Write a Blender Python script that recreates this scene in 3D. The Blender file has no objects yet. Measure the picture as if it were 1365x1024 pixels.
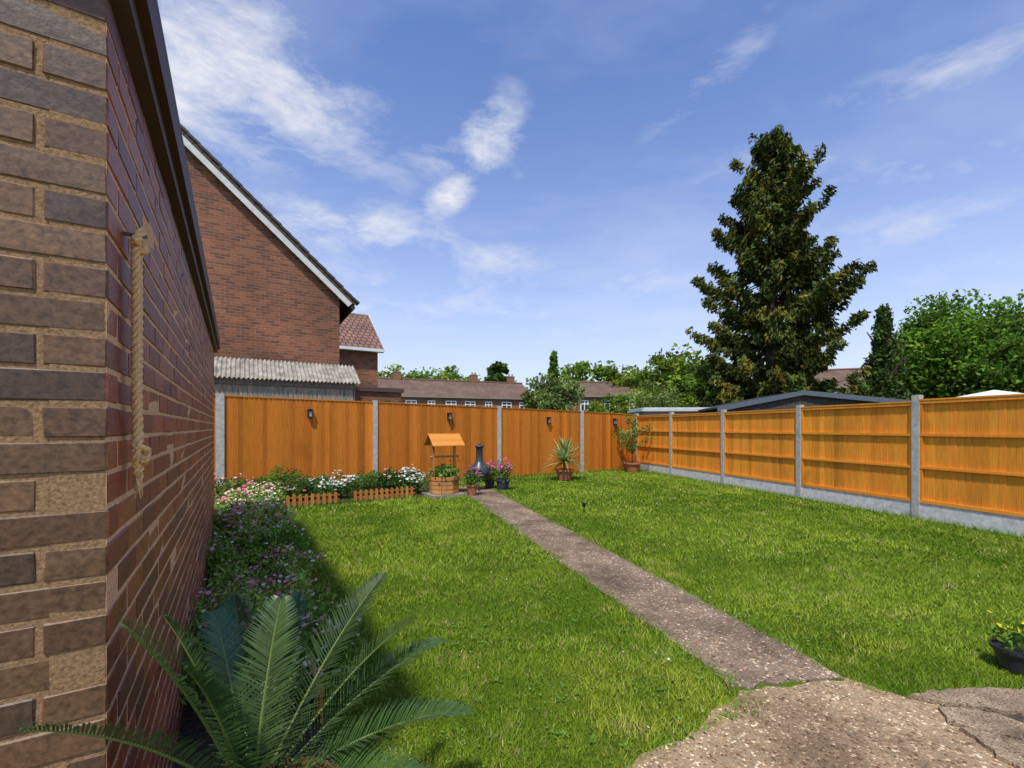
import bpy, bmesh, math, random
import numpy as np
from mathutils import Vector
random.seed(7); rng=np.random.default_rng(7)
sc=bpy.context.scene
COL=sc.collection
R=math.radians
# ------------------------------------------------------------------ materials
def new_mat(name):
    m=bpy.data.materials.new(name); m.use_nodes=True
    nt=m.node_tree; b=nt.nodes.get('Principled BSDF'); return m,nt,b
def N(nt,t,**k):
    n=nt.nodes.new(t)
    for a,v in k.items(): setattr(n,a,v)
    return n
def ramp(nt,stops):
    r=N(nt,'ShaderNodeValToRGB'); e=r.color_ramp.elements
    while len(e)<len(stops): e.new(0.5)
    for i,(p,c) in enumerate(stops):
        e[i].position=p; e[i].color=(*c,1) if len(c)==3 else c
    return r
def noise(nt,scale,detail=4,vec=None,rough=0.55):
    n=N(nt,'ShaderNodeTexNoise'); n.inputs['Scale'].default_value=scale; n.inputs['Detail'].default_value=detail
    n.inputs['Roughness'].default_value=rough
    if vec is not None: nt.links.new(vec,n.inputs['Vector'])
    return n
def coords(nt,scale=(1,1,1),kind='Object'):
    t=N(nt,'ShaderNodeTexCoord'); m=N(nt,'ShaderNodeMapping'); m.inputs['Scale'].default_value=scale
    nt.links.new(t.outputs[kind],m.inputs['Vector']); return m.outputs['Vector']
def mix(nt,a,b,fac,mode='MIX'):
    m=N(nt,'ShaderNodeMix',data_type='RGBA',blend_type=mode)
    for s,v in ((6,a),(7,b),(0,fac)):
        if hasattr(v,'links') or hasattr(v,'is_linked'): nt.links.new(v,m.inputs[s])
        elif isinstance(v,(tuple,list)): m.inputs[s].default_value=(*v,1) if len(v)==3 else v
        else: m.inputs[s].default_value=v
    return m.outputs[2]
def bump(nt,b,h,st=0.4,dist=0.01):
    n=N(nt,'ShaderNodeBump'); n.inputs['Strength'].default_value=st; n.inputs['Distance'].default_value=dist
    nt.links.new(h,n.inputs['Height']); nt.links.new(n.outputs[0],b.inputs['Normal'])
def vcol_mat(name,rough=0.8,scale=(1,1,1),nscale=6,amt=0.35,bst=0.3,bdist=0.004,spec=0.3,second=None):
    m,nt,b=new_mat(name)
    a=N(nt,'ShaderNodeAttribute',attribute_name='Col')
    v=coords(nt,scale); n=noise(nt,nscale,3,v)
    r=ramp(nt,[(0.25,(1-amt,)*3),(0.75,(1+amt*0.6,)*3)]); nt.links.new(n.outputs[0],r.inputs[0])
    c=mix(nt,a.outputs['Color'],r.outputs[0],1.0,'MULTIPLY')
    if second:
        n2=noise(nt,second[0],4,coords(nt,second[3] if len(second)>3 else (1,1,1)))
        r2=ramp(nt,[(second[2],(0,0,0)),(second[2]+0.2,(1,1,1))]); nt.links.new(n2.outputs[0],r2.inputs[0])
        c=mix(nt,c,second[1],r2.outputs[0])
    nt.links.new(c,b.inputs['Base Color'])
    b.inputs['Roughness'].default_value=rough; b.inputs['Specular IOR Level'].default_value=spec
    bump(nt,b,n.outputs[0],bst,bdist); return m
def leaf_mat(name,rough=0.55,trans=0.35,spec=0.3,simple=True):
    m,nt,b=new_mat(name); o=nt.nodes['Material Output']
    a=N(nt,'ShaderNodeAttribute',attribute_name='Col')
    if simple:
        nt.nodes.remove(b); b=N(nt,'ShaderNodeBsdfDiffuse'); nt.links.new(a.outputs['Color'],b.inputs[0])
    else:
        nt.links.new(a.outputs['Color'],b.inputs['Base Color']); b.inputs['Roughness'].default_value=rough
        b.inputs['Specular IOR Level'].default_value=spec
    if trans==0:
        nt.links.new(b.outputs[0],o.inputs[0]); return m
    t=N(nt,'ShaderNodeBsdfTranslucent'); nt.links.new(a.outputs['Color'],t.inputs[0])
    s=N(nt,'ShaderNodeMixShader'); s.inputs[0].default_value=trans
    nt.links.new(b.outputs[0],s.inputs[1]); nt.links.new(t.outputs[0],s.inputs[2]); nt.links.new(s.outputs[0],o.inputs[0])
    return m
def brick_mat(name,c1,c2,mortar,bw=0.225,rh=0.075,ms=0.011,rough=0.85):
    m,nt,b=new_mat(name)
    uv=N(nt,'ShaderNodeTexCoord').outputs['UV']
    br=N(nt,'ShaderNodeTexBrick'); nt.links.new(uv,br.inputs['Vector'])
    br.inputs['Scale'].default_value=1; br.inputs['Brick Width'].default_value=bw; br.inputs['Row Height'].default_value=rh
    br.inputs['Mortar Size'].default_value=ms*0.5; br.inputs['Mortar Smooth'].default_value=0.2; br.inputs['Bias'].default_value=0
    br.inputs['Color1'].default_value=(*c1,1); br.inputs['Color2'].default_value=(*c2,1); br.inputs['Mortar'].default_value=(*mortar,1)
    n=noise(nt,0.7,4,uv); r=ramp(nt,[(0.3,(0.72,)*3),(0.7,(1.2,)*3)]); nt.links.new(n.outputs[0],r.inputs[0])
    c=mix(nt,br.outputs[0],r.outputs[0],1.0,'MULTIPLY')
    n2=noise(nt,22,3,uv); r2=ramp(nt,[(0.3,(0.75,)*3),(0.7,(1.2,)*3)]); nt.links.new(n2.outputs[0],r2.inputs[0])
    c=mix(nt,c,r2.outputs[0],1.0,'MULTIPLY')
    nt.links.new(c,b.inputs['Base Color']); b.inputs['Roughness'].default_value=rough
    inv=N(nt,'ShaderNodeMath',operation='SUBTRACT'); inv.inputs[0].default_value=1; nt.links.new(br.outputs['Fac'],inv.inputs[1])
    bump(nt,b,inv.outputs[0],0.6,0.01); return m

M_leaf=leaf_mat('foliage_leaf',trans=.3)
M_needle=leaf_mat('conifer_needles',trans=0)
M_grass=leaf_mat('grass_blade',trans=0)
M_petal=leaf_mat('petal',0.7,0.3,0.1)
M_frond=leaf_mat('cycad_leaf',0.32,0.15,0.5,False)
M_bark=vcol_mat('bark',0.9,(6,6,1),4,0.5,0.8,0.03)
M_wood=vcol_mat('stained_fence_wood',0.75,(30,30,1.2),3,0.32,0.4,0.003,0.2,(1.3,(0.36,0.125,0.014),0.62,(1,1,0.6)))
M_conc=vcol_mat('concrete_post',0.9,(1,1,1),14,0.3,0.5,0.004,0.2,(2.2,(0.26,0.25,0.21),0.6))
M_plain=vcol_mat('painted_trim',0.6,(1,1,1),8,0.15,0.1,0.002)
M_gloss=vcol_mat('dark_gloss',0.35,(1,1,1),8,0.2,0.1,0.002,0.5)
M_terra=vcol_mat('terracotta',0.8,(1,1,1),20,0.25,0.3,0.003)
M_soil=vcol_mat('soil',1.0,(1,1,1),25,0.6,1.0,0.03)
M_gbrick=vcol_mat('garage_brick',0.5,(1,1,1),75,0.6,0.5,0.0022,0.5,(9,(0.085,0.045,0.03),0.60))
M_mortar=vcol_mat('mortar',0.95,(1,1,1),140,0.5,0.8,0.003)
M_rope=vcol_mat('jute_rope',0.95,(1,1,1),160,0.35,0.8,0.002)
M_hbrick=brick_mat('house_brick',(0.33,0.115,0.05),(0.14,0.055,0.035),(0.27,0.18,0.11),ms=.014)
M_hbrick2=brick_mat('terrace_brick',(0.30,0.13,0.07),(0.22,0.09,0.05),(0.3,0.22,0.15))
M_tile=brick_mat('roof_tile',(0.10,0.065,0.045),(0.07,0.05,0.04),(0.02,0.015,0.01),0.25,0.2,0.03)
M_pant=brick_mat('pantile_roof',(0.30,0.15,0.10),(0.22,0.12,0.085),(0.06,0.035,0.03),0.24,0.30,0.06)
M_ftile=brick_mat('terrace_roof_tile',(0.19,0.115,0.075),(0.14,0.09,0.06),(0.06,0.04,0.03),0.3,0.35,0.03)
def glass_mat():
    m,nt,b=new_mat('window_glass'); b.inputs['Base Color'].default_value=(0.03,0.04,0.05,1); b.inputs['Roughness'].default_value=0.05
    b.inputs['Specular IOR Level'].default_value=0.8; return m
M_glass=glass_mat()
def lawn_ground():
    m,nt,b=new_mat('lawn_turf'); v=coords(nt)
    n=noise(nt,1.1,4,v); r=ramp(nt,[(0.3,(0.06,0.115,0.008)),(0.55,(0.10,0.165,0.012)),(0.75,(0.17,0.20,0.03))]); nt.links.new(n.outputs[0],r.inputs[0])
    n2=noise(nt,60,3,v); r2=ramp(nt,[(0.3,(0.5,)*3),(0.7,(1.3,)*3)]); nt.links.new(n2.outputs[0],r2.inputs[0])
    nt.links.new(mix(nt,r.outputs[0],r2.outputs[0],1,'MULTIPLY'),b.inputs['Base Color']); b.inputs['Roughness'].default_value=1
    b.inputs['Specular IOR Level'].default_value=0.1
    bump(nt,b,n2.outputs[0],0.8,0.02); return m
M_lawn=lawn_ground()
def mth0(nt,op,a,b):
    m=N(nt,'ShaderNodeMath',operation=op)
    for i,v in enumerate((a,b)):
        if isinstance(v,(int,float)): m.inputs[i].default_value=v
        else: nt.links.new(v,m.inputs[i])
    return m.outputs[0]
def agg(name,cem,scale,lo,hi,pt,moss=.55):
    m,nt,b=new_mat(name); v=coords(nt)
    vo=N(nt,'ShaderNodeTexVoronoi'); vo.inputs['Scale'].default_value=scale; nt.links.new(v,vo.inputs['Vector'])
    sp=N(nt,'ShaderNodeSeparateColor'); nt.links.new(vo.outputs['Color'],sp.inputs[0])
    r=ramp(nt,[(0.0,(0.09,0.06,0.04)),(0.3,(0.20,0.14,0.09)),(0.6,(0.33,0.25,0.17)),(0.85,(0.46,0.37,0.26)),(1.0,(0.75,0.70,0.6))]); nt.links.new(sp.outputs[0],r.inputs[0])
    size=mth0(nt,'ADD',mth0(nt,'MULTIPLY',sp.outputs[1],.55),.16)
    msk=mth0(nt,'LESS_THAN',vo.outputs['Distance'],size)
    n=noise(nt,1.7,7,v,0.7); rn=ramp(nt,[(0.36,lo),(0.60,hi)]); nt.links.new(n.outputs[0],rn.inputs[0])
    nf=noise(nt,160,2,v); rf=ramp(nt,[(0.3,(0.65,)*3),(0.7,(1.25,)*3)]); nt.links.new(nf.outputs[0],rf.inputs[0])
    base=mix(nt,cem,rf.outputs[0],1,'MULTIPLY'); peb=mix(nt,r.outputs[0],pt,1,'MULTIPLY')
    c=mix(nt,base,peb,mth0(nt,'MULTIPLY',msk,.92)); c=mix(nt,c,rn.outputs[0],1,'MULTIPLY')
    n3=noise(nt,.9,5,v,.7); r3=ramp(nt,[(.55,(0,0,0)),(.75,(moss,)*3)]); nt.links.new(n3.outputs[0],r3.inputs[0])
    c=mix(nt,c,(.07,.068,.038),r3.outputs[0])
    nt.links.new(c,b.inputs['Base Color']); b.inputs['Roughness'].default_value=0.9; b.inputs['Specular IOR Level'].default_value=0.25
    dd=mth0(nt,'MAXIMUM',mth0(nt,'SUBTRACT',size,vo.outputs['Distance']),0.0)
    hh=mth0(nt,'ADD',mth0(nt,'MULTIPLY',dd,1.4),mth0(nt,'MULTIPLY',n.outputs[0],2.0))
    bump(nt,b,hh,0.9,0.008); return m
M_path=agg('aggregate_concrete_path',(.22,.17,.125),62,(.5,.48,.44),(1.2,1.16,1.1),(1.08,.98,.88),.4)
M_patio=agg('aggregate_concrete_patio',(.30,.225,.15),68,(.6,.56,.48),(1.25,1.2,1.1),(1.25,1.12,.96))
M_slab=agg('worn_stone_slab',(.30,.24,.17),120,(.5,.47,.4),(1.25,1.2,1.1),(1.0,.92,.8),.6)

# ------------------------------------------------------------------ mesh builder
class MB:
    def __init__(s): s.v=[];s.f=[];s.c=[];s.uv=[]
    def add(s,vs,fs,col,uvs=None,cols=None):
        o=len(s.v); s.v+= [tuple(p) for p in vs]; s.c+=(cols if cols else [tuple(col)]*len(vs))
        for i,f in enumerate(fs):
            s.f.append(tuple(o+k for k in f)); s.uv.append(uvs[i] if uvs else [(0,0)]*len(f))
    def box(s,o,ax,ay,az,col,ch=0.0):
        o=Vector(o);ax=Vector(ax);ay=Vector(ay);az=Vector(az)
        vs=[o,o+ax,o+ax+ay,o+ay,o+az,o+ax+az,o+ax+ay+az,o+ay+az]
        x,y,z=ax.length,ay.length,az.length
        fs=[(3,2,1,0),(4,5,6,7),(0,1,5,4),(1,2,6,5),(2,3,7,6),(3,0,4,7)]
        uv=[[(0,y),(x,y),(x,0),(0,0)],[(0,0),(x,0),(x,y),(0,y)],[(0,0),(x,0),(x,z),(0,z)],[(0,0),(y,0),(y,z),(0,z)],[(0,0),(x,0),(x,z),(0,z)],[(0,0),(y,0),(y,z),(0,z)]]
        s.add(vs,fs,col,uv)
    def bx(s,cx,cy,z0,lx,ly,h,col,d=(1,0)):
        dx=Vector((d[0],d[1],0)).normalized(); dy=Vector((-dx.y,dx.x,0))
        o=Vector((cx,cy,z0))-dx*lx/2-dy*ly/2
        s.box(o,dx*lx,dy*ly,(0,0,h),col)
    def quad(s,p,col=(1,1,1),uv=None):
        p=[Vector(q) for q in p]
        if uv is None:
            a=(p[1]-p[0]).normalized(); n=(p[1]-p[0]).cross(p[2]-p[0]).normalized(); b=n.cross(a)
            uv=[((q-p[0]).dot(a),(q-p[0]).dot(b)) for q in p]
        s.add(p,[tuple(range(len(p)))],col,[uv])
    def tube(s,pts,rad,n=7,col=(1,1,1),cap=True):
        pts=[Vector(p) for p in pts]; vs=[];fs=[]
        for i,p in enumerate(pts):
            t=(pts[min(i+1,len(pts)-1)]-pts[max(i-1,0)]).normalized()
            a=t.cross(Vector((0,0,1)))
            if a.length<1e-3: a=t.cross(Vector((0,1,0)))
            a.normalize(); b=t.cross(a)
            r=rad[i] if hasattr(rad,'__len__') else rad
            for k in range(n):
                an=2*math.pi*k/n; vs.append(p+a*math.cos(an)*r+b*math.sin(an)*r)
        for i in range(len(pts)-1):
            for k in range(n):
                fs.append((i*n+k,i*n+(k+1)%n,(i+1)*n+(k+1)%n,(i+1)*n+k))
        if cap: fs.append(tuple(range(n-1,-1,-1))); fs.append(tuple((len(pts)-1)*n+k for k in range(n)))
        s.add(vs,fs,col)
    def lathe(s,c,prof,n=20,col=(1,1,1)):
        vs=[];fs=[]
        for (r,z) in prof:
            for k in range(n):
                an=2*math.pi*k/n; vs.append((c[0]+r*math.cos(an),c[1]+r*math.sin(an),c[2]+z))
        for i in range(len(prof)-1):
            for k in range(n): fs.append((i*n+k,i*n+(k+1)%n,(i+1)*n+(k+1)%n,(i+1)*n+k))
        s.add(vs,fs,col)
    def obj(s,name,mat,parent=None,smooth=False):
        me=bpy.data.meshes.new(name); me.from_pydata(s.v,[],s.f)
        uvl=me.uv_layers.new(name='UVMap'); flat=np.array([c for f in s.uv for c in f],dtype=np.float32).ravel()
        uvl.data.foreach_set('uv',flat)
        ca=me.color_attributes.new('Col','FLOAT_COLOR','POINT')
        cc=np.ones((len(s.v),4),dtype=np.float32); cc[:,:3]=np.array(s.c); ca.data.foreach_set('color',cc.ravel())
        me.materials.append(mat)
        if smooth: me.polygons.foreach_set('use_smooth',[True]*len(me.polygons))
        ob=bpy.data.objects.new(name,me); COL.objects.link(ob)
        if parent: ob.parent=parent
        return ob
def empty(name,loc=(0,0,0)):
    e=bpy.data.objects.new(name,None); COL.objects.link(e); e.empty_display_size=0.2; return e
def fast(name,V,k,C,mat,parent=None,smooth=False):
    n=V.shape[0]; me=bpy.data.meshes.new(name)
    me.vertices.add(n*k); me.vertices.foreach_set('co',V.astype(np.float32).ravel())
    me.loops.add(n*k); me.loops.foreach_set('vertex_index',np.arange(n*k,dtype=np.int32))
    me.polygons.add(n); me.polygons.foreach_set('loop_start',np.arange(0,n*k,k,dtype=np.int32))
    try: me.polygons.foreach_set('loop_total',np.full(n,k,dtype=np.int32))
    except Exception: pass
    ca=me.color_attributes.new('Col','FLOAT_COLOR','POINT')
    cc=np.ones((n*k,4),dtype=np.float32); cc[:,:3]=np.repeat(np.clip(C,0.002,0.95),k,axis=0); ca.data.foreach_set('color',cc.ravel())
    me.update(calc_edges=True); me.materials.append(mat)
    ob=bpy.data.objects.new(name,me); COL.objects.link(ob)
    if parent: ob.parent=parent
    return ob
def unit(a): return a/np.maximum(np.linalg.norm(a,axis=-1,keepdims=True),1e-9)
def leaf_quads(P,L,W,up=0.0,D=None):
    n=len(P)
    a=unit(rng.normal(size=(n,3))) if D is None else unit(D+rng.normal(size=(n,3))*0.45)
    if up: a[:,2]+=up; a=unit(a)
    b=unit(np.cross(a,rng.normal(size=(n,3))))
    l=(L*(0.6+0.8*rng.random(n)))[:,None]; w=(W*(0.6+0.8*rng.random(n)))[:,None]
    return np.stack([P-a*l*.5,P+b*w*.5,P+a*l*.5,P-b*w*.5],axis=1)
def cvar(base,n,var=0.25,hue=0.12):
    c=np.array(base)[None,:]*(1+var*rng.normal(size=(n,1)))
    c=c*(1+hue*rng.normal(size=(n,3))); return np.clip(c,0.003,0.9)

# ------------------------------------------------------------------ trees
def broadleaf(name,x,y,h,w,base,leaf,ncl,npl,col,rough=1.0,trunk=True,shape='round'):
    e=empty(name); mb=MB()
    if trunk:
        mb.tube([(x,y,-0.05),(x+0.05*w,y,h*0.35),(x-0.03*w,y,h*0.62),(x,y,h*0.85)],[0.035*h,0.026*h,0.014*h,0.004*h],7,(0.12,0.09,0.06))
        for i in range(9):
            an=random.uniform(0,6.28); z=h*random.uniform(0.3,0.65); r=w*0.38*random.uniform(0.6,1)
            mb.tube([(x,y,z),(x+math.cos(an)*r*.5,y+math.sin(an)*r*.5,z+h*.12),(x+math.cos(an)*r,y+math.sin(an)*r,z+h*.2)],[0.012*h,0.008*h,0.003*h],5,(0.12,0.09,0.06))
        mb.obj('trunk_and_limbs',M_bark,e)
    Ps=[];Cs=[]
    for i in range(ncl):
        d=rng.normal(size=3); d/=np.linalg.norm(d); rr=rng.random()**0.45
        zf=(d[2]*rr+1)/2
        wid=1.0
        if shape=='cone': zf=(i+.5)/ncl; wid=max(0.06,1.1*(1-zf))
        c=np.array([x+d[0]*rr*w*.5*wid*rng.uniform(.8,1.12),y+d[1]*rr*w*.5*wid,base+(h-base)*zf*rng.uniform(.9,1.0)])
        rc=w*0.10*rng.uniform(.6,1.4)*(0.6 if shape!='round' else 1)
        m=int(npl*rng.uniform(.5,1.4))
        u=unit(rng.normal(size=(m,3)))*(rng.random((m,1))**.5)
        p=c+u*rc*1.6*np.array([1,1,0.75 if shape=='round' else 1.3])
        p=p[p[:,2]>0.05]
        Ps.append(p); tone=rng.uniform(.55,1.4); Cs.append(cvar(np.array(col)*tone,len(p),.2,.1))
    P=np.concatenate(Ps);C=np.concatenate(Cs)
    fast('foliage',leaf_quads(P,leaf,leaf*.6),4,C,M_leaf,e); return e

def conifer(name,x,y,h,col):
    e=empty(name); mb=MB()
    mb.tube([(x,y,-.1),(x,y,h*.3),(x+.1,y,h*.7),(x,y,h*.97)],[.42,.33,.16,.03],10,(0.10,0.07,0.05))
    prof_t=[0,.03,.1,.2,.33,.45,.65,.85,.95,1]; prof_r=[.3,.8,1.3,1.95,2.65,3.05,3.5,3.95,4.0,3.2]
    Ps=[];Ds=[];Cs=[]
    nb=285
    for i in range(nb):
        t=(i+rng.random())/nb; t=t**0.85
        z0=h-(h-0.8)*t; an=i*2.39996+rng.normal()*.3
        Lr=np.interp(t,prof_t,prof_r)
        Lr*=rng.choice([rng.uniform(.45,.75),rng.uniform(.8,1.0),rng.uniform(.98,1.28)])*(1+.14*math.sin(an*2+t*17))
        dx,dy=math.cos(an),math.sin(an)
        rise=(0.40-0.75*t)*Lr
        pts=[]
        for s in np.linspace(0,1,7):
            pts.append((x+dx*Lr*s,y+dy*Lr*s,z0+rise*s-0.22*Lr*math.sin(s*math.pi*.8)+0.20*Lr*s**3))
        mb.tube(pts,[0.05*(1-s*.9)*(.4+t) for s in np.linspace(0,1,7)],4,(0.09,0.06,0.04),False)
        tone=rng.uniform(.5,1.6)
        A=np.array(pts); ncl=int(5+Lr*4.0)
        for k in range(ncl):
            s=rng.uniform(.2,1.0)**.7; j=min(int(s*6),5); f=s*6-j
            c=A[j]*(1-f)+A[min(j+1,6)]*f
            side=rng.normal()*0.13*Lr*(1.15-s)*1.3
            c=c+np.array([-dy*side,dx*side,-abs(rng.normal())*.14])
            m=int(rng.integers(18,34)); 
            u=unit(rng.normal(size=(m,3)))*(rng.random((m,1))**.5)
            p=c+u*np.array([.28,.28,.30])
            Ps.append(p); Ds.append(np.tile(np.array([dx*.6,dy*.6,-.7]),(m,1)))
            warm=rng.random()
            cc=np.array(col)*tone*rng.uniform(.75,1.25)
            if warm>.74: cc=cc*np.array([1.9,1.35,.9])
            Cs.append(cvar(cc,m,.25,.1))
    P=np.concatenate(Ps);D=np.concatenate(Ds);C=np.concatenate(Cs)
    mb.obj('trunk_and_branches',M_bark,e)
    fast('needle_sprays',leaf_quads(P,.27,.11,0,D),4,C,M_needle,e)
    return e
conifer('conifer_tree',14.3,25,17.7,(0.062,0.078,0.020))
G1=(0.15,0.24,0.03);G2=(0.085,0.15,0.025);G3=(0.20,0.29,0.04)
def wp(px,D): return (px-682.5)/606.7*D
def wz(py,D): return 1.5+(570-py)/606.7*D
TL=[('garden_tree',525,488,80,70,G3),('garden_tree',600,489,100,75,G3),('garden_tree',662,479,42,66,G2),
 ('garden_tree',565,495,70,72,G1),('garden_tree',782,480,95,56,G1),('garden_tree',845,486,80,54,G3),('garden_tree',897,466,95,50,G3),('garden_tree',945,476,80,44,G2),
 ('garden_tree',1215,430,90,27,(.10,.19,.03)),('garden_tree',1262,388,150,26,(0.13,0.24,0.028)),('garden_tree',1335,405,130,24,(.11,.2,.03)),('garden_tree',1375,430,110,21,(.12,.22,.03)),('garden_tree',1440,400,190,24,G2)]
for nm,px,top,wpx,D,c in TL:
    h=wz(top,D); w=wpx/606.7*D
    near=D<30
    broadleaf(nm,wp(px,D),D,h,w,h*.12,.24 if near else .6,150 if near else 110,150 if near else 70,c)
broadleaf('poplar_tree',wp(738,46),46,wz(468,46),3.0,1.0,.4,90,50,G1,shape='cone')
broadleaf('cypress_tree',wp(1178,25),25,wz(408,25),3.4,.5,.22,130,90,(0.08,.13,.035),shape='cone')
broadleaf('weeping_willow',wp(737,34),34,wz(494,34),4.4,.3,.3,80,110,(0.18,.24,.07))
broadleaf('garden_shrub',wp(830,21),21,wz(524,21),2.6,.2,.16,50,90,G1,trunk=False)
broadleaf('garden_shrub',wp(875,26),26,wz(506,26),3.4,.2,.18,60,90,(0.2,.26,.07),trunk=False)
broadleaf('garden_shrub',wp(785,24),24,wz(532,24),2.0,.2,.18,40,80,G2,trunk=False)
broadleaf('garden_shrub',wp(800,19.5),19.5,wz(527,19.5),1.6,.2,.12,30,90,(0.22,.30,.04),trunk=False)
broadleaf('garden_shrub',wp(920,34),34,wz(498,34),3.8,.2,.25,60,80,G1,trunk=False)
broadleaf('garden_shrub',wp(1150,33),33,wz(505,33),4,.2,.22,50,80,G2,trunk=False)
Ps=[];Cs=[]
for i in range(480):
    ang=rng.uniform(-1.2,1.2); D=rng.uniform(90,120); x=math.tan(ang)*D
    hh=rng.uniform(7,14); m=60; tone=rng.uniform(.6,1.3)
    u=unit(rng.normal(size=(m,3)))*(rng.random((m,1))**.5)
    p=np.array([x,D,hh*.5])+u*np.array([4.2,3,hh*.42]); p[:,2]=np.clip(p[:,2],.1,16); Ps.append(p); Cs.append(cvar(np.array(G1)*tone,m,.2,.1))
fast('distant_tree_row',leaf_quads(np.concatenate(Ps),1.3,.9),4,np.concatenate(Cs),M_leaf)

# ------------------------------------------------------------------ ground, lawn, path, patio
mb=MB(); mb.quad([(-500,-200,-.03),(500,-200,-.03),(500,900,-.03),(-500,900,-.03)],(.1,.1,.1)); mb.obj('ground',M_lawn)
C0=Vector((-.88,.99,0)); U=Vector((-.518,.855,0)).normalized(); V_=Vector((-.855,-.518,0)).normalized(); NW=-V_
A=Vector((-6.35,9.9,0)); E=Vector((4.46,16.29,0)); FD=(E-A).normalized(); FN=Vector((FD.y,-FD.x,0))
def rfx(Y): return 6.68-.253*(Y-7.5)
def xl(Y): 
    return np.interp(Y,[0.6,1.0,1.6,2.0,2.2,2.46,9.29,11.6],[-.5,0,.2,.5,.85,1.33,-.77,-1.47])
def xr(Y): return np.interp(Y,[2.55,2.76,10.1,11.6],[2.06,1.98,-.2,-.62])
def poly(name,pts,z,th,mat,jit=.012,seg=.06,col=(1,1,1),parent=None):
    out=[]
    for i,p in enumerate(pts):
        q=pts[(i+1)%len(pts)]; L=math.hypot(q[0]-p[0],q[1]-p[1]); n=max(1,min(120,int(L/seg)))
        for k in range(n):
            f=k/n; out.append((p[0]+(q[0]-p[0])*f+random.gauss(0,jit),p[1]+(q[1]-p[1])*f+random.gauss(0,jit)))
    m=len(out); b=MB(); top=[(x,y,z) for x,y in out]; bot=[(x,y,z-th) for x,y in out]
    b.add(top+bot,[tuple(range(m))]+[(i,i+m,(i+1)%m+m,(i+1)%m) for i in range(m)],col)
    return b.obj(name,mat,parent)
poly('lawn',[(-9,.5),(9,.5),(rfx(5),5),(4.46,16.29),(-6.35,9.9),(-9,8)],0,.02,M_lawn,0,1)
def pathseg(y0,y1):
    ys=np.linspace(y0,y1,12)
    return [(float(xl(y)),y) for y in ys]+[(float(xr(y)),y) for y in ys[::-1]]
pe=empty('garden_path')
poly('concrete_strip_1',[(1.25,2.60)]+[(float(xl(y)),y) for y in np.linspace(2.8,6.9,10)]+[(float(xr(y)),y) for y in np.linspace(6.98,2.9,10)]+[(1.98,2.73)],.014,.05,M_path,.014,parent=pe)
poly('concrete_strip_2',pathseg(7.0,9.2),.012,.05,M_path,.014,parent=pe)
poly('concrete_strip_3',pathseg(9.24,11.4),.014,.05,M_path,.012,parent=pe)
poly('patio',[(1.29,2.575),(.92,2.26),(.6,2.06),(.3,1.75),(.12,1.4),(0,1.0),(-.5,.6),(-.85,.5),(-.85,-4),(8,-4),(8,1.4),(7,2.3),(3.1,2.3),(2.6,2.33),(2.2,2.50),(2.0,2.705)],.01,.05,M_patio,.011)
se=empty('crazy_paving')
mb=MB(); mb.quad([(2.22,1.6,.0145),(6.9,1.45,.0145),(6.9,2.69,.0145),(2.3,2.50,.0145)],(.09,.07,.05)); mb.obj('soil_joints',M_soil,se)
SC=(.36,.29,.20)
def slab(nm,pts,z,c): poly(nm,pts,z,.06,M_slab,.008,.035,c,se)
slab('slab_1',[(2.17,2.5),(2.5,2.56),(3.05,2.57),(3.02,2.40),(2.95,2.28),(2.72,2.34),(2.5,2.37)],.035,SC)
slab('slab_2',[(2.26,2.42),(2.50,2.345),(2.60,2.17),(2.42,2.14),(2.2,2.27)],.028,(.33,.26,.18))
slab('slab_3',[(2.63,2.31),(3.0,2.255),(3.6,2.27),(3.6,1.9),(2.68,1.96),(2.62,2.1)],.040,(.38,.32,.23))
slab('slab_4',[(2.2,2.25),(2.42,2.118),(2.585,2.14),(2.64,1.95),(2.4,1.7),(2.2,1.9)],.03,(.32,.26,.18))
slab('slab_5',[(3.63,2.26),(6.8,2.30),(6.8,1.5),(3.64,1.6)],.035,SC)
slab('slab_7',[(3.08,2.575),(6.8,2.67),(6.8,2.32),(3.04,2.29)],.030,(.34,.28,.2))
slab('slab_6',[(2.68,1.93),(3.6,1.87),(3.6,1.6),(2.43,1.66)],.034,(.34,.28,.21))
def off(s,o,z=0): 
    p=C0+U*s+NW*o; return (p.x,p.y,z)
poly('flower_bed_soil',[off(.5,0)[:2],off(.5,.6)[:2],off(8.6,.62)[:2],(-4.5,8.35),(-1.95,9.88),(-1.75,10.9),(-.9,13),(-6.3,9.95),off(9.3,-.4)[:2]],.012,.03,M_soil,.01,.2,(.06,.042,.028))

def in_lawn(X,Y,jx):
    d=(X-C0.x)*NW.x+(Y-C0.y)*NW.y
    df=(X-A.x)*FN.x+(Y-A.y)*FN.y
    ok=(d>.63)&(df>.12)&(X<rfx(Y)-.07)
    ok&=~((df<1.42)&(X<-1.85))
    onp=(Y>2.5)&(X>xl(Y)+jx)&(X<xr(Y)-jx)&(Y<11.4)
    onq=(Y<=2.55)&(X>xl(Y)+jx)
    return ok&~onp&~onq
G=rng.random((80,80))
def vn(X,Y,s):
    u=(X+20)*s;v=(Y+5)*s; i=np.floor(u).astype(int)%79; j=np.floor(v).astype(int)%79; fu=u-np.floor(u); fv=v-np.floor(v)
    fu=fu*fu*(3-2*fu);fv=fv*fv*(3-2*fv)
    return (G[i,j]*(1-fu)*(1-fv)+G[i+1,j]*fu*(1-fv)+G[i,j+1]*(1-fu)*fv+G[i+1,j+1]*fu*fv)
BV=[];BC=[]
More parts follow.
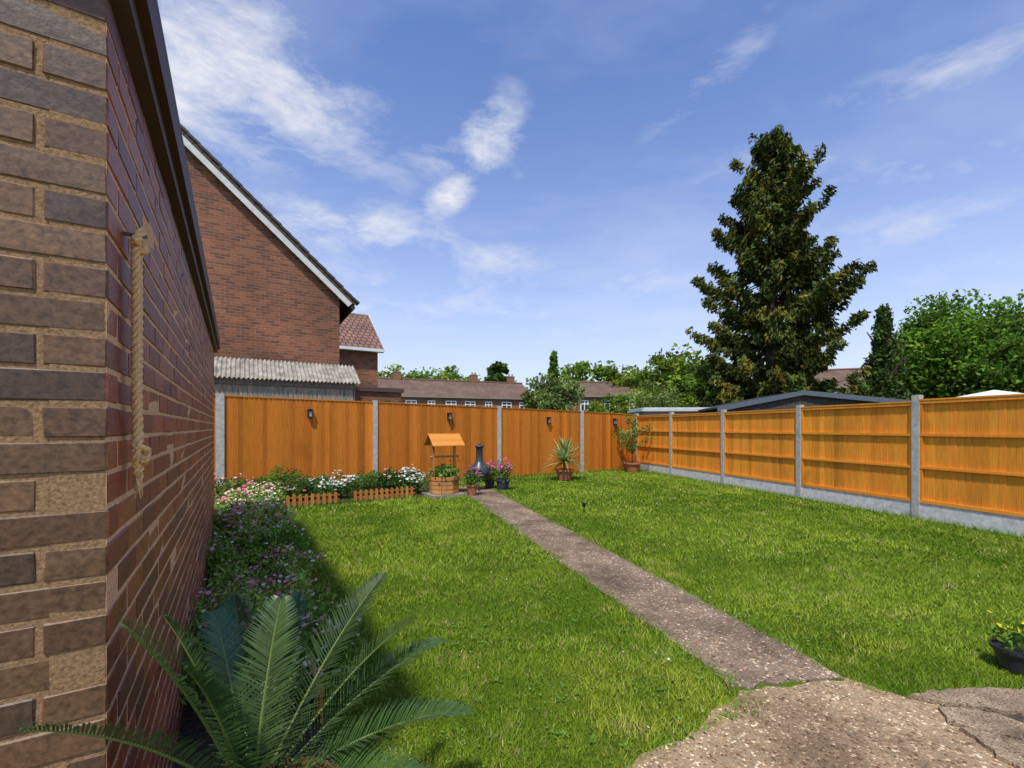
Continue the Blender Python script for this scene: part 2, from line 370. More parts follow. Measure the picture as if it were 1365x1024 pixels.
def blades(x0,x1,y0,y1,dens,hgt,wid):
    n=int((x1-x0)*(y1-y0)*dens); X=rng.uniform(x0,x1,n);Y=rng.uniform(y0,y1,n)
    edge=.05*(vn(X*1.0,Y,7.3)-.5)+.03*(vn(X,Y,19.)-.5)
    keep=(np.abs(X)<1.25*Y+.4)&in_lawn(X,Y,rng.normal(size=n)*.022+.035+edge)
    keep&=(rng.random(n)<.45+.9*vn(X+5,Y+1,3.1))
    X=X[keep];Y=Y[keep];n=len(X)
    p1=vn(X,Y,.9);p2=vn(X+3,Y+7,3.7);p3=vn(X,Y,11.)
    h=hgt*(.5+.7*rng.random(n))*(.5+.6*p2+.4*p3); an=rng.uniform(0,6.283,n); w=wid*(.6+.8*rng.random(n))
    lean=h*rng.uniform(.3,1.3,n); la=rng.uniform(0,6.283,n)
    B=np.stack([X,Y,np.zeros(n)],1); W=np.stack([np.cos(an)*w,np.sin(an)*w,np.zeros(n)],1)
    T=B+np.stack([np.cos(la)*lean,np.sin(la)*lean,h],1)
    BV.append(np.stack([B-W,B+W,T],1))
    t=(.36*p1+.38*p2+.26*p3); t=np.clip((t-.5)*1.7+.42+.12*rng.normal(size=n),0,1)[:,None]
    ca=np.array([.085,.168,.010]);cb=np.array([.27,.37,.035]); c=ca*(1-t)+cb*t
    q=vn(X+9,Y+4,1.9)[:,None]; c=c*(1+np.clip(q-.62,0,1)*np.array([[1.3,.55,1.2]]))
    dry=rng.random(n)<(.04+.22*(p3>.7)*(p2>.5)); c[dry]=np.array([.44,.38,.15])*rng.uniform(.6,1.1,(dry.sum(),1))
    BC.append(c*(1+.18*rng.normal(size=(n,1))))
blades(-2.6,3.6,1.2,3.0,15000,.028,.0023)
blades(-4,5.5,3.0,5.0,7500,.032,.0034)
blades(-5,7.5,5.0,8.0,3600,.036,.0055)
blades(-5,7,8.0,16.2,1700,.038,.0092)
fast('grass',np.concatenate(BV),3,np.concatenate(BC),M_grass)
TV=[];TC=[]
def tuft(x,y,n,h,w=.003,sp=.03,col=(.14,.26,.025)):
    B=np.stack([x+rng.normal(size=n)*sp,y+rng.normal(size=n)*sp,np.zeros(n)],1)
    an=rng.uniform(0,6.28,n);la=rng.uniform(0,6.28,n);hh=h*rng.uniform(.4,1.1,n);le=hh*rng.uniform(.2,.9,n)
    W=np.stack([np.cos(an)*w,np.sin(an)*w,0*an],1);T=B+np.stack([np.cos(la)*le,np.sin(la)*le,hh],1)
    TV.append(np.stack([B-W,B+W,T],1)); TC.append(cvar(col,n,.25,.08))
for y in np.linspace(2.0,11.3,270):
    for sd in (0,1):
        if sd and y<2.8: continue
        x=(xl(y) if sd==0 else xr(y))+rng.normal()*.025
        if rng.random()<.6: tuft(x,y+rng.normal()*.02,22,.04 if rng.random()<.85 else .075)
for x in np.linspace(2.0,5,60): tuft(x,2.62+.03*rng.normal(),18,.05)
for y in np.linspace(3,16,260): tuft(rfx(y)-.1,y,14,.10,.004,.05)
for s in np.linspace(4.9,12.4,160):
    p=A+FD*s+FN*.12; tuft(p.x,p.y,12,.14,.005,.05)
for k in range(9): tuft(1.75+rng.random()*.25,2.64+rng.random()*.05,18,.025,.002,.02)
for k in range(7): tuft(1.3+rng.random()*.15,2.57+rng.random()*.03,14,.025,.002,.015)
for k in range(5): tuft(.1+rng.random()*.6,6.96,10,.025,.004,.03)
fast('grass_edge_tufts',np.concatenate(TV),3,np.concatenate(TC),M_grass)
n=9000; X=rng.uniform(-2.6,3,n);Y=rng.uniform(1.5,6.5,n); k=in_lawn(X,Y,.05)&(vn(X+11,Y+2,2.6)>.6)&(np.abs(X)<1.25*Y); X=X[k];Y=Y[k];n=len(X)
P=np.stack([X,Y,rng.uniform(.010,.028,n)],1); q=leaf_quads(P,.018,.017); q[:,:,2]=P[:,None,2]+(q[:,:,2]-P[:,None,2])*.25
fast('clover_leaves',q,4,cvar((.19,.36,.07),n,.2,.05),M_leaf)
WV=[];WC=[]
for i in range(45):
    x=rng.uniform(-1.2,1.2);y=rng.uniform(1.8,3.6)
    if not in_lawn(np.array([x]),np.array([y]),.1)[0]: continue
    c=cvar((.14,.27,.04),1,.15,.05)[0]
    for k in range(int(rng.integers(5,9))):
        a=rng.uniform(0,6.28);L=rng.uniform(.02,.045);d=np.array([math.cos(a),math.sin(a),.3]);s_=np.array([-math.sin(a),math.cos(a),0])
        b=np.array([x,y,.012]); WV.append([b,b+d*L*.5+s_*L*.16,b+d*L,b+d*L*.5-s_*L*.16]); WC.append(c)
fast('rosette_weeds',np.array(WV),4,np.array(WC),M_leaf)

def discs(P,r,nrm_up=.8,rad_var=.3):
    n=len(P); nz=unit(rng.normal(size=(n,3))*(1-nrm_up)+np.array([0,-.25,1])*nrm_up); a=unit(np.cross(nz,rng.normal(size=(n,3)))); b=np.cross(nz,a)
    rr=r*(1+rad_var*rng.normal(size=n))[:,None]; out=[]
    for k in range(8):
        f=1.0 if k%2==0 else .72; t=k*math.pi/4; out.append(P+a*rr*f*math.cos(t)+b*rr*f*math.sin(t))
    return np.stack(out,1)
n=130; X=rng.uniform(-3,5,n);Y=rng.uniform(1.9,9,n); k=in_lawn(X,Y,.1); X=X[k];Y=Y[k]
keep=(vn(X,Y,1.)>.45); X=X[keep];Y=Y[keep]
fast('lawn_daisies',discs(np.stack([X,Y,.035+.01*rng.random(len(X))],1),.007),8,cvar((.8,.8,.74),len(X),.05,.02),M_petal)
n=50; X=rng.uniform(-3,6,n);Y=rng.uniform(2,9,n);k=in_lawn(X,Y,.1);X=X[k];Y=Y[k]
fast('fallen_leaves',leaf_quads(np.stack([X,Y,np.full(len(X),.035)],1),.035,.025),4,cvar((.42,.27,.10),len(X),.3,.1),M_leaf)

# ------------------------------------------------------------------ garage
ge=empty('brick_garage')
gb=MB()
def brick(o,ax,ay,h,col,endcol=None):
    o=Vector(o)+Vector((random.gauss(0,.0008),random.gauss(0,.0008),random.gauss(0,.0008)))
    lx,ly=ax.length,ay.length; ux=ax/lx;uy=ay/ly; uz=Vector((0,0,1)); c=.0035
    vs=[];idx={};cs=[]
    for sx in (0,1):
        for sy in (0,1):
            for sz in (0,1):
                for a in range(3):
                    d=[c,c,c]; d[a]=0
                    j=random.uniform(-.0015,.0015)
                    px=(lx-d[0]) if sx else d[0]; py=(ly-d[1]) if sy else d[1]; pz=(h-d[2]) if sz else d[2]
                    idx[(sx,sy,sz,a)]=len(vs); vs.append(o+ux*(px+j)+uy*(py+j)+uz*(pz+j*.6))
                    cs.append(tuple(endcol if (a==0 and endcol) else col))
    fs=[]
    for a in range(3):
        o1,o2=[q for q in range(3) if q!=a]
        for s_ in (0,1):
            loop=[]
            for (p,q) in ((0,0),(1,0),(1,1),(0,1)):
                k=[0,0,0];k[a]=s_;k[o1]=p;k[o2]=q; loop.append(idx[(*k,a)])
            fs.append(tuple(loop))
    for a in range(3):
        o1,o2=[q for q in range(3) if q!=a]
        for p in (0,1):
            for q in (0,1):
                k0=[0,0,0];k1=[0,0,0];k0[a]=0;k1[a]=1;k0[o1]=k1[o1]=p;k0[o2]=k1[o2]=q
                fs.append((idx[(*k0,o1)],idx[(*k1,o1)],idx[(*k1,o2)],idx[(*k0,o2)]))
    for sx in (0,1):
        for sy in (0,1):
            for sz in (0,1): fs.append(tuple(idx[(sx,sy,sz,a)] for a in range(3)))
    gb.add(vs,fs,col,None,cs)
def bc(side):  # same bricks throughout; each wall face's shading is put into its colours
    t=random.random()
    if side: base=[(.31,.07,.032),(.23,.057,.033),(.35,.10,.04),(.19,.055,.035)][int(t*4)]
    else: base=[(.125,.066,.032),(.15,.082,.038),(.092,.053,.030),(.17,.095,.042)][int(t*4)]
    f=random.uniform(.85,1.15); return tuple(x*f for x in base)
GL=5.59; DEP=3.2
for r in range(33):
    z=r*.075-.02
    s=0.0 if r%2==0 else .1125
    while s<GL-.02:
        L=min(.215,GL-s); o=C0+U*s+V_*.1025
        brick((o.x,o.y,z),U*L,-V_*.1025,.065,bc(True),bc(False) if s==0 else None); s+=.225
    t=.1125 if r%2==0 else 0.0
    while t<DEP-.02:
        L=min(.215,DEP-t); o=C0+V_*t
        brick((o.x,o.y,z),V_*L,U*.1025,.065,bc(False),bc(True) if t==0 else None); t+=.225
gb.obj('facing_bricks',M_gbrick,ge)
mb=MB(); o=C0+U*.0025+V_*.0022; mb.box((o.x,o.y,-.05),U*(GL-.01),V_*.09,(0,0,2.5),(.78,.46,.24));  # side mortar coloured lighter than the front to offset that wall's shade
mb.box((o.x+V_.x*.0905,o.y+V_.y*.0905,-.05),V_*(DEP-.1),U*.09,(0,0,2.49),(.30,.185,.09)); mb.obj('mortar_core',M_mortar,ge)
mb=MB(); o=C0+U*.0015+V_*.004; mb.box((o.x,o.y,-.05),V_*.088,U*.0009,(0,0,2.48),(.30,.185,.09)); mb.obj('mortar_face',M_mortar,ge)
mb=MB(); o=C0+U*GL+V_*.11; mb.box((o.x,o.y,0),-U*.1,V_*(DEP-.11),(0,0,2.45),(1,1,1)); o=C0+V_*DEP+U*.11; mb.box((o.x,o.y,0),-V_*.1,U*(GL-.23),(0,0,2.45),(1,1,1)); mb.obj('rear_walls',M_hbrick,ge)
mb=MB(); DB=(.085,.04,.03)
o=C0-V_*.035-U*.03; mb.box((o.x,o.y,2.455),U*(GL+.1),V_*(DEP+.1),(0,0,.05),(.09,.055,.045))
o=C0-V_*.06-U*.05; mb.box((o.x,o.y,2.505),U*(GL+.14),V_*.03,(0,0,.10),DB)
mb.box((o.x,o.y,2.607),U*(GL+.15),V_*(DEP+.15),(0,0,.03),(.05,.045,.045))
o=C0-U*.05-V_*.028; mb.box((o.x,o.y,2.505),V_*(DEP+.1),U*.03,(0,0,.10),(.08,.05,.04))
mb.obj('fascia_and_flat_roof',M_plain,ge)
# rope
re=empty('hanging_rope'); mb=MB()
rp=C0+U*.172+NW*.026
def rope(pts,r,col=(.85,.56,.26)):
    pts=[Vector(p) for p in pts]
    out=[]; 
    for i in range(len(pts)-1):
        k_=max(3,int((pts[i+1]-pts[i]).length/.006))
        for k in range(k_): out.append(pts[i].lerp(pts[i+1],k/k_))
    out.append(pts[-1]); L=0
    strands=[[],[],[]]
    for i,p in enumerate(out):
        if i: L+=(out[i]-out[i-1]).length
        t=(out[min(i+1,len(out)-1)]-out[max(i-1,0)]).normalized(); a=t.cross(Vector((.3,.9,.1))).normalized(); b=t.cross(a)
        for s in range(3):
            an=L*110+s*2.094; strands[s].append(p+a*math.cos(an)*r*.52+b*math.sin(an)*r*.52)
    for s in strands: mb.tube(s,r*.56,6,col)
w=lambda a,z,o=0: (rp.x+U.x*a+NW.x*o,rp.y+U.y*a+NW.y*o,z)
rope([w(-.018,1.97),w(-.020,1.9),w(-.014,1.78),w(-.018,1.65),w(-.010,1.5),w(-.02,1.43),w(-.006,1.385),w(.02,1.372)],.0105)
rope([w(.014,1.97),w(.006,1.88),w(.012,1.76),w(.004,1.6),w(.015,1.5),w(.010,1.44),w(.022,1.405),w(.006,1.36)],.0105)
rope([w(-.036,1.955),w(-.01,1.995,.008),w(.026,1.985),w(.024,1.955,.010),w(-.024,1.945,.012)],.0105)
rope([w(-.030,1.455),w(.026,1.44,.018),w(.022,1.41,.010),w(-.024,1.42,.016)],.0095)
for k in range(14):
    a=random.uniform(-.02,.02); mb.tube([w(a,1.375),w(a+random.uniform(-.012,.012),1.335+random.uniform(-.015,.01),random.uniform(-.005,.012))],.0018,4,(.8,.55,.28))
mb.tube([w(0,1.985,-.03),w(0,1.985,.02)],.005,6,(.2,.2,.2))
mb.obj('rope_strands',M_rope,re,True)

# ------------------------------------------------------------------ fences
def wcol(b=(.56,.20,.026),v=.13):
    f=1+random.gauss(0,v); return (b[0]*f,b[1]*f*(1+random.gauss(0,.04)),b[2]*f)
PC=(.46,.45,.41)
fe=empty('closeboard_fence'); bo=MB(); po=MB()
posts=[Vector((-9.2,8.22,0)),A,Vector((-3.49,11.59,0)),Vector((-.39,13.43,0)),Vector((2.29,15.0,0)),E]; tops=[2.2,2.2,2.15,2.09,2.03,1.96]
for i,p in enumerate(posts):
    w_=.16 if i==1 else .11
    po.box(p-FD*w_/2-FN*.05+Vector((0,0,-.1)),FD*w_,FN*.11,(0,0,tops[i]+.14),PC)
    if i==len(posts)-1: break
    q=posts[i+1]; L=(q-p).length-.11; d=(q-p).normalized(); n=Vector((d.y,-d.x,0)); nb=int(L/.092)
    for k in range(nb):
        s=.055+L*k/nb; z1=tops[i]+(tops[i+1]-tops[i])*k/nb-.02
        o=p+d*s+n*(.0); wd=L/nb+.012
        a=o+Vector((0,0,.06)); b=o+d*wd+Vector((0,0,.06)); zz=Vector((0,0,z1-.06+random.gauss(0,.003))); t1=.026;t0=.006
        vs=[a,b,b+n*t0+n*.001,a+n*t1]; vs=vs+[v+zz for v in vs]
        bo.add(vs,[(3,2,1,0),(4,5,6,7),(2,3,7,6),(0,1,5,4),(1,2,6,5),(3,0,4,7)],wcol((.56,.185,.020),.15))
    bo.box(p+d*.056-n*.01+Vector((0,0,tops[i]-.017)),d*L+Vector((0,0,tops[i+1]-tops[i])),n*.045,(0,0,.025),wcol((.52,.17,.02)))
    bo.box(p+d*.056-n*.02+Vector((0,0,.0)),d*L,n*.045,(0,0,.055),wcol((.3,.12,.03)))
    for zr in (.35,1.0,1.7): bo.box(p+d*.056-n*.06+Vector((0,0,zr)),d*L,n*.055,(0,0,.07),wcol())
bo.obj('feather_edge_boards',M_wood,fe); po.obj('concrete_posts',M_conc,fe)
for px,z in ((413,1.83),(598,1.80),(730,1.72),(818,1.70)):
    m=(px-682.5)/606.7
    s=(m*A.y-A.x)/(FD.x-m*FD.y); p=A+FD*s+FN*.027
    le=empty('fence_lantern')
    b=MB(); b.box(p-FD*.055+Vector((0,0,z-.09)),FD*.11,FN*.02,(0,0,.2),(.015,.015,.017))
    b.box(p-FD*.06+FN*.02+Vector((0,0,z+.085)),FD*.12,FN*.11,(0,0,.02),(.015,.015,.017))
    b.box(p-FD*.045+FN*.03+Vector((0,0,z-.085)),FD*.09,FN*.075,(0,0,.015),(.015,.015,.017))
    for a_ in (-.045,.033):
        for c_ in (.03,.093): b.box(p+FD*a_+FN*c_+Vector((0,0,z-.07)),FD*.012,FN*.012,(0,0,.155),(.015,.015,.017))
    b.obj('housing',M_gloss,le)
    b=MB(); b.box(p-FD*.03+FN*.042+Vector((0,0,z-.068)),FD*.06,FN*.05,(0,0,.12),(.35,.36,.36)); b.obj('lamp_glass',M_gloss,le)
fe2=empty('panel_fence'); bo=MB(); po=MB()
Ys=[16.29,14.2,11.94,9.68,7.5,5.2,2.9,.6]
rp_=[Vector((rfx(y),y,0)) for y in Ys]; RT=[1.96,1.93,1.92,1.93,1.985,1.98,1.98,1.98]
for i,p in enumerate(rp_):
    d=(rp_[1]-rp_[0]).normalized(); n=Vector((d.y,-d.x,0))
    if n.x>0: n=-n
    if i: po.box(p-d*.055-n*.05+Vector((0,0,-.1)),d*.11,n*.1,(0,0,RT[i]+.15),PC)
    if i==len(rp_)-1: break
    q=rp_[i+1]; L=(q-p).length-.11; st=p+d*.055
    zt=(RT[i]+RT[i+1])/2-.02; zb=.27
    po.box(st-n*.02+Vector((0,0,-.1)),d*L,n*.045,(0,0,zb+.1),(.66,.65,.61))
    nb=int(L/.098)
    for k in range(nb):
        o=st+d*(L*k/nb)-n*.014; wd=L/nb-.003
        dd=d*wd+n*random.uniform(.001,.006)
        bo.box(o+Vector((0,0,zb+.004)),dd,n*.012,(0,0,zt-zb-.03),wcol((.84,.32,.032),.10))
    for zr,hh in ((zb+.003,.055),(zb+.56,.04),(zb+1.09,.04),(zt-.075,.045)):
        bo.box(st+n*.006+Vector((0,0,zr)),d*L,n*.032,(0,0,hh),wcol((.84,.32,.035),.05))
    bo.box(st-n*.025+Vector((0,0,zt-.025)),d*L,n*.07,(0,0,.025),wcol((.84,.34,.04),.05))
    for s in (0,L-.04): bo.box(st+d*s+n*.004+Vector((0,0,zb+.06)),d*.04,n*.028,(0,0,zt-zb-.14),wcol((.80,.30,.03),.05))
bo.obj('fence_panels',M_wood,fe2); po.obj('posts_and_gravel_boards',M_conc,fe2)

def picket(name,p0,p1,h=.24):
    p0=Vector(p0);p1=Vector(p1);L=(p1-p0).length;d=(p1-p0)/L;n=Vector((d.y,-d.x,0)); mb=MB(); k=int(L/.105)
    for i in range(k):
        o=p0+d*(L*i/k)+Vector((0,0,-.03)); w_=.06;hh=h+.03+random.gauss(0,.006)
        a=[o,o+d*w_,o+d*w_+Vector((0,0,hh-.03)),o+d*w_*.5+Vector((0,0,hh)),o+Vector((0,0,hh-.03))]
        b=[v+n*.014 for v in a]
        mb.add(a+b,[(0,1,2,3,4),(9,8,7,6,5)]+[(j,(j+1)%5+0,(j+1)%5+5,j+5) for j in range(5)],wcol((.50,.20,.05),.1))
    for z in (.07,.16): mb.box(p0-n*.012+Vector((0,0,z)),d*L,n*.011,(0,0,.025),wcol((.46,.18,.045)))
    mb.obj(name,M_wood)
picket('picket_edging',(-4.5,8.35,0),(-3.42,9.03,0))
picket('picket_edging',(-3.2,9.2,0),(-2.1,9.87,0))
picket('picket_edging',off(1.15,.6),off(8.4,.62),.2)

# ------------------------------------------------------------------ plants in beds
def shrub(name,x,y,h,r,leaf,col,n=1600,fl=None,fcol=None,fr=.02,fn=150,low=.05):
    e=empty(name)
    k=14; cs=rng.normal(size=(k,3))*np.array([r*.45,r*.45,0])+np.array([x,y,0]); ch=h*rng.uniform(.5,1.0,k)
    mb=MB()
    for i in range(k):
        for j in range(3):
            a=rng.uniform(0,6.28); rr=r*.2
            mb.tube([(x+rng.normal()*.04,y+rng.normal()*.04,0),(cs[i,0]+math.cos(a)*rr,cs[i,1]+math.sin(a)*rr,ch[i]*.9)],[.006,.003],4,(.08,.12,.03),False)
    mb.obj('stems',M_leaf,e)
    i=rng.integers(0,k,n); rad=r*.42*rng.random(n)**.5; a=rng.uniform(0,6.28,n); zz=rng.random(n)
    P=np.stack([cs[i,0]+rad*np.cos(a),cs[i,1]+rad*np.sin(a),low+(ch[i]-low)*np.sqrt(zz)*(1-.35*(rad/(r*.42))**2)],1)
    tone=rng.uniform(.65,1.35,k)[i][:,None]
    fast('leaves',leaf_quads(P,leaf,leaf*.32,.35),4,cvar(col,n,.22,.1)*tone,M_leaf,e)
    if fcol:
        i=rng.integers(0,k,fn); rad=r*.45*rng.random(fn)**.6;a=rng.uniform(0,6.28,fn)
        P=np.stack([cs[i,0]+rad*np.cos(a),cs[i,1]+rad*np.sin(a),ch[i]*(1-.3*(rad/(r*.45))**2)*rng.uniform(.8,1.08,fn)+.02],1)
        if isinstance(fcol[0],tuple):
            ci=rng.integers(0,len(fcol),fn); C=np.array(fcol)[ci]*(1+.1*rng.normal(size=(fn,1)))
        else: C=cvar(fcol,fn,.1,.04)
        fast('flowers',discs(P,fr),8,C,M_petal,e)
PK=[(.92,.25,.36),(.85,.13,.28),(.94,.55,.52),(.94,.80,.72)]
PL=[(.94,.60,.56),(.94,.80,.72),(.92,.40,.42)]
s=1.75; i=0
while s<9.0:
    near=s<5
    for oo in (.24,.58):
        p=off(s+random.gauss(0,.1),oo+random.gauss(0,.05)); kind=i%5
        if oo<.4 and kind in (1,3): i+=1; continue
        shrub('flowering_shrub',p[0],p[1],(.36 if oo<.4 else .28)+.14*random.random()+(0.10 if s>4 else 0),.34,.05 if near else .08,[(.24,.40,.06),(.18,.33,.05),(.32,.46,.09),(.17,.33,.07),(.27,.42,.06)][kind],1900 if near else 1200,None,[PK,PL,PL,[(.94,.92,.82),(.94,.7,.66)],PK][kind],.014 if near else .024,[120,110,40,60,170][kind])
        i+=1
    s+=.5
for s in (1.45,1.9,2.6): 
    p=off(s,.56); shrub('white_flower_plant',p[0],p[1],.26,.2,.04,(.25,.42,.08),900,None,(.9,.9,.76),.016,45)
for (x,y,h,r,c,fc,fn) in ((-5.0,9.5,.75,.55,(.10,.20,.03),None,0),(-4.55,9.2,.5,.4,(.12,.22,.04),PK,60),(-4.2,9.5,.62,.45,(.08,.17,.04),None,0),(-3.75,9.6,.55,.42,(.10,.19,.04),(.85,.85,.78),260),
    (-3.15,10.0,.68,.42,(.13,.23,.05),None,0),(-2.7,10.3,.62,.36,(.07,.15,.03),PK,40),(-2.25,10.3,.6,.38,(.10,.19,.04),(.85,.85,.78),260),(-5.6,9.3,.6,.5,(.13,.23,.04),PK,60)):
    shrub('fence_shrub',x,y,h,r,.075,c,2300,None,fc,.03,max(fn,1))

# ------------------------------------------------------------------ pots
def pot(e,x,y,r,h,col,mat=M_terra,rim=True):
    mb=MB(); pr=[(0,0),(r*.68,0),(r*.72,.01),(r*.93,h*.8),(r*.95,h*.82),(r*1.05,h*.83),(r*1.06,h),(r*.95,h),(r*.93,h*.9),(0,h*.9)]
    mb.lathe((x,y,.012),pr,24,col); mb.obj('pot',mat,e,False)
TC_=(.45,.16,.07)
e=empty('potted_cordyline'); pot(e,1.5,13.0,.26,.3,TC_)
V=[];
for i in range(140):
    an=rng.uniform(0,6.28); el=rng.uniform(-.3,1.45); L=rng.uniform(.65,.95); 
    d=np.array([math.cos(an)*math.cos(el),math.sin(an)*math.cos(el),math.sin(el)]); sd=np.cross(d,[0,0,1]); sd/=np.linalg.norm(sd)
    b=np.array([1.5,13.0,.50+.12*rng.random()])
    for k in range(3):
        f0,f1=k/3,(k+1)/3; p0=b+d*L*f0-np.array([0,0,.22*L*f0**2]); p1=b+d*L*f1-np.array([0,0,.22*L*f1**2])
        w0=.028*(1-f0**2*.9);w1=.028*(1-f1**2*.95); V.append([p0-sd*w0,p0+sd*w0,p1+sd*w1,p1-sd*w1])
V=np.array(V); c=np.repeat(cvar((.26,.36,.12),len(V)//3,.25,.1),3,axis=0); c[::5]=np.array([.6,.6,.3]); fast('sword_leaves',V,4,c,M_leaf,e)
mb=MB(); mb.tube([(1.5,13,.28),(1.5,13,.6)],[.04,.035],7,(.16,.12,.07)); mb.obj('stem',M_bark,e)
e=empty('potted_fruit_tree'); tx,ty=4.05,15.3; pot(e,tx,ty,.28,.32,TC_); mb=MB()
Ps=[]
mb.tube([(tx,ty,.3),(tx-.03,ty,.9),(tx+.05,ty,1.85)],[.02,.015,.006],6,(.12,.09,.05))
for i in range(18):
    an=rng.uniform(0,6.28); z=rng.uniform(.6,1.6); L=rng.uniform(.3,.72); a=np.array([tx,ty,z]); b=a+np.array([math.cos(an)*L,math.sin(an)*L,L*.7])
    mb.tube([a,b],[.007,.003],4,(.12,.10,.05)); 
    for f in np.linspace(.25,1,7): Ps.append(a+(b-a)*f+rng.normal(size=(7,3))*.06)
mb.obj('stem_and_twigs',M_bark,e); P=np.concatenate(Ps); fast('leaves',leaf_quads(P,.11,.045),4,cvar((.17,.27,.06),len(P),.25,.1),M_leaf,e)
def flowerpot(name,x,y,r,h,col,fc,ph,pr_,mat=M_terra,lcol=(.12,.22,.04),fr=.028,fn=60,leaf=.07,nl=700):
    e=empty(name); pot(e,x,y,r,h,col,mat)
    P=np.array([x,y,h+ph*.45])+rng.normal(size=(nl,3))*np.array([pr_*.5,pr_*.5,ph*.25]); P[:,2]=np.maximum(P[:,2],h*.8)
    fast('leaves',leaf_quads(P,leaf,leaf*.35,.4),4,cvar(lcol,nl,.25,.1),M_leaf,e)
    P=np.array([x,y,h+ph*.8])+rng.normal(size=(fn,3))*np.array([pr_*.5,pr_*.5,ph*.2])
    fast('flowers',discs(P,fr),8,cvar(fc,fn,.15,.08),M_petal,e)
flowerpot('terracotta_flower_pot',-.88,10.0,.12,.24,TC_,(.55,.10,.28),.35,.17)
flowerpot('dark_flower_pot',-.22,10.9,.17,.26,(.05,.06,.08),(.7,.10,.38),.4,.25,fn=90)
flowerpot('dark_flower_pot',-.55,11.2,.13,.2,(.05,.06,.08),(.6,.12,.4),.4,.2,fn=50)
flowerpot('marigold_pot',3.10,2.80,.11,.14,(.03,.03,.035),(.85,.68,.03),.16,.10,M_gloss,(.15,.26,.04),.026,9,.06,160)

# wishing well
e=empty('wishing_well_planter'); wx,wy=-1.5,10.05; mb=MB(); 
OW=(.52,.24,.08)
mb.bx(wx,wy,.0,.78,.7,.06,(.30,.27,.22),FD)
for ring,(z0,z1) in enumerate(((.07,.155),(.165,.25),(.26,.345),(.355,.43))):
    for k in range(8):
        a=k*math.pi/4+math.pi/8; rr=.285+.012*(ring==3); L=.236+.01*(ring==3)
        mb.bx(wx+math.cos(a)*rr,wy+math.sin(a)*rr,z0,.035,L,z1-z0,wcol(OW,.1),(math.cos(a),math.sin(a)))
for sx in (-1,1):
    mb.bx(wx+FD.x*sx*.25,wy+FD.y*sx*.25,.3,.045,.05,.83,wcol(OW),FD)
mb.tube([(wx-FD.x*.32,wy-FD.y*.32,.86),(wx+FD.x*.34,wy+FD.y*.34,.86)],.022,8,wcol(OW))
mb.tube([(wx+FD.x*.34,wy+FD.y*.34,.86),(wx+FD.x*.34,wy+FD.y*.34,.76),(wx+FD.x*.40,wy+FD.y*.40,.76)],.010,6,wcol(OW))
mb.obj('barrel_and_posts',M_wood,e)
mb=MB(); fd=Vector(FD);fn_=Vector(FN); c=Vector((wx,wy,0))
for sgn in (1,-1):
    for k in range(4):
        a=c-fd*.37+fn_*sgn*(.29-.072*k)+Vector((0,0,1.10+.062*k)); 
        mb.box(a,fd*.74,fn_*(-sgn)*.085+Vector((0,0,.075)),Vector((0,0,.016)),wcol((.66,.26,.05),.08))
for sx in (-1,1):
    a=c+fd*(sx*.27-.008); mb.add([a+fn_*.24+Vector((0,0,1.10)),a-fn_*.24+Vector((0,0,1.10)),a+Vector((0,0,1.32)),a+fn_*.24+fd*.016+Vector((0,0,1.10)),a-fn_*.24+fd*.016+Vector((0,0,1.10)),a+fd*.016+Vector((0,0,1.32))],[(0,1,2),(5,4,3),(0,3,4,1),(1,4,5,2),(2,5,3,0)],wcol(OW))
mb.obj('shingle_roof',M_wood,e)
mb=MB(); mb.tube([(wx,wy,.85),(wx,wy,.68)],.006,5,(.5,.4,.25)); mb.lathe((wx,wy,.56),[(0,0),(.05,0),(.065,.11),(.058,.11),(.045,.01)],12,(.5,.25,.1)); mb.obj('bucket_and_cord',M_terra,e)
P=np.array([wx,wy,.5])+rng.normal(size=(700,3))*np.array([.13,.13,.07]); fast('planting',leaf_quads(P,.09,.05,.3),4,cvar((.14,.27,.05),700,.3,.1),M_leaf,e)
P=np.array([wx,wy,.55])+rng.normal(size=(14,3))*np.array([.14,.14,.04]); fast('blooms',discs(P,.025),8,cvar((.75,.3,.1),14,.1,.1),M_petal,e)
# chiminea
e=empty('chiminea'); cx,cy=-.78,10.9; mb=MB(); K=(.045,.055,.065)
mb.lathe((cx,cy,.22),[(.0,0),(.12,.0),(.20,.06),(.24,.16),(.235,.26),(.18,.37),(.11,.44),(.085,.50),(.08,.78),(.095,.80),(.11,.82),(.11,.85),(.07,.86),(.0,.86)],24,K)
for k in range(3):
    a=k*2.094+.5; mb.tube([(cx+math.cos(a)*.12,cy+math.sin(a)*.12,.30),(cx+math.cos(a)*.24,cy+math.sin(a)*.24,.0)],.018,6,K)
mb.lathe((cx,cy,.44),[(.24,-.012),(.255,-.012),(.255,.012),(.24,.012)],24,K)
mb.tube([(cx,cy,1.08),(cx,cy,1.14)],[.03,.015],8,K)
mb.obj('body_neck_and_legs',M_gloss,e,True)
mb=MB(); dd=Vector((-cx,-cy,0)).normalized(); sd=Vector((-dd.y,dd.x,0)); arc=[]
for k in range(13):
    a=math.pi*k/12; arc.append(Vector((cx,cy,.38))+dd*.236+sd*.095*math.cos(a)+Vector((0,0,.13*math.sin(a))))
mb.add(arc,[tuple(range(13))],(.004,.004,.004)); mb.tube(arc+[arc[0]],.010,6,(.06,.07,.08)); mb.obj('mouth',M_gloss,e)
e=empty('solar_stake_light'); sx,sy=1.25,7.9; mb=MB(); mb.tube([(sx,sy,0),(sx,sy,.13)],.008,6,(.02,.02,.02)); mb.lathe((sx,sy,.12),[(0,0),(.022,0),(.032,.05),(.045,.055),(.045,.07),(.0,.085)],14,(.02,.02,.02)); mb.obj('stake_and_head',M_gloss,e)

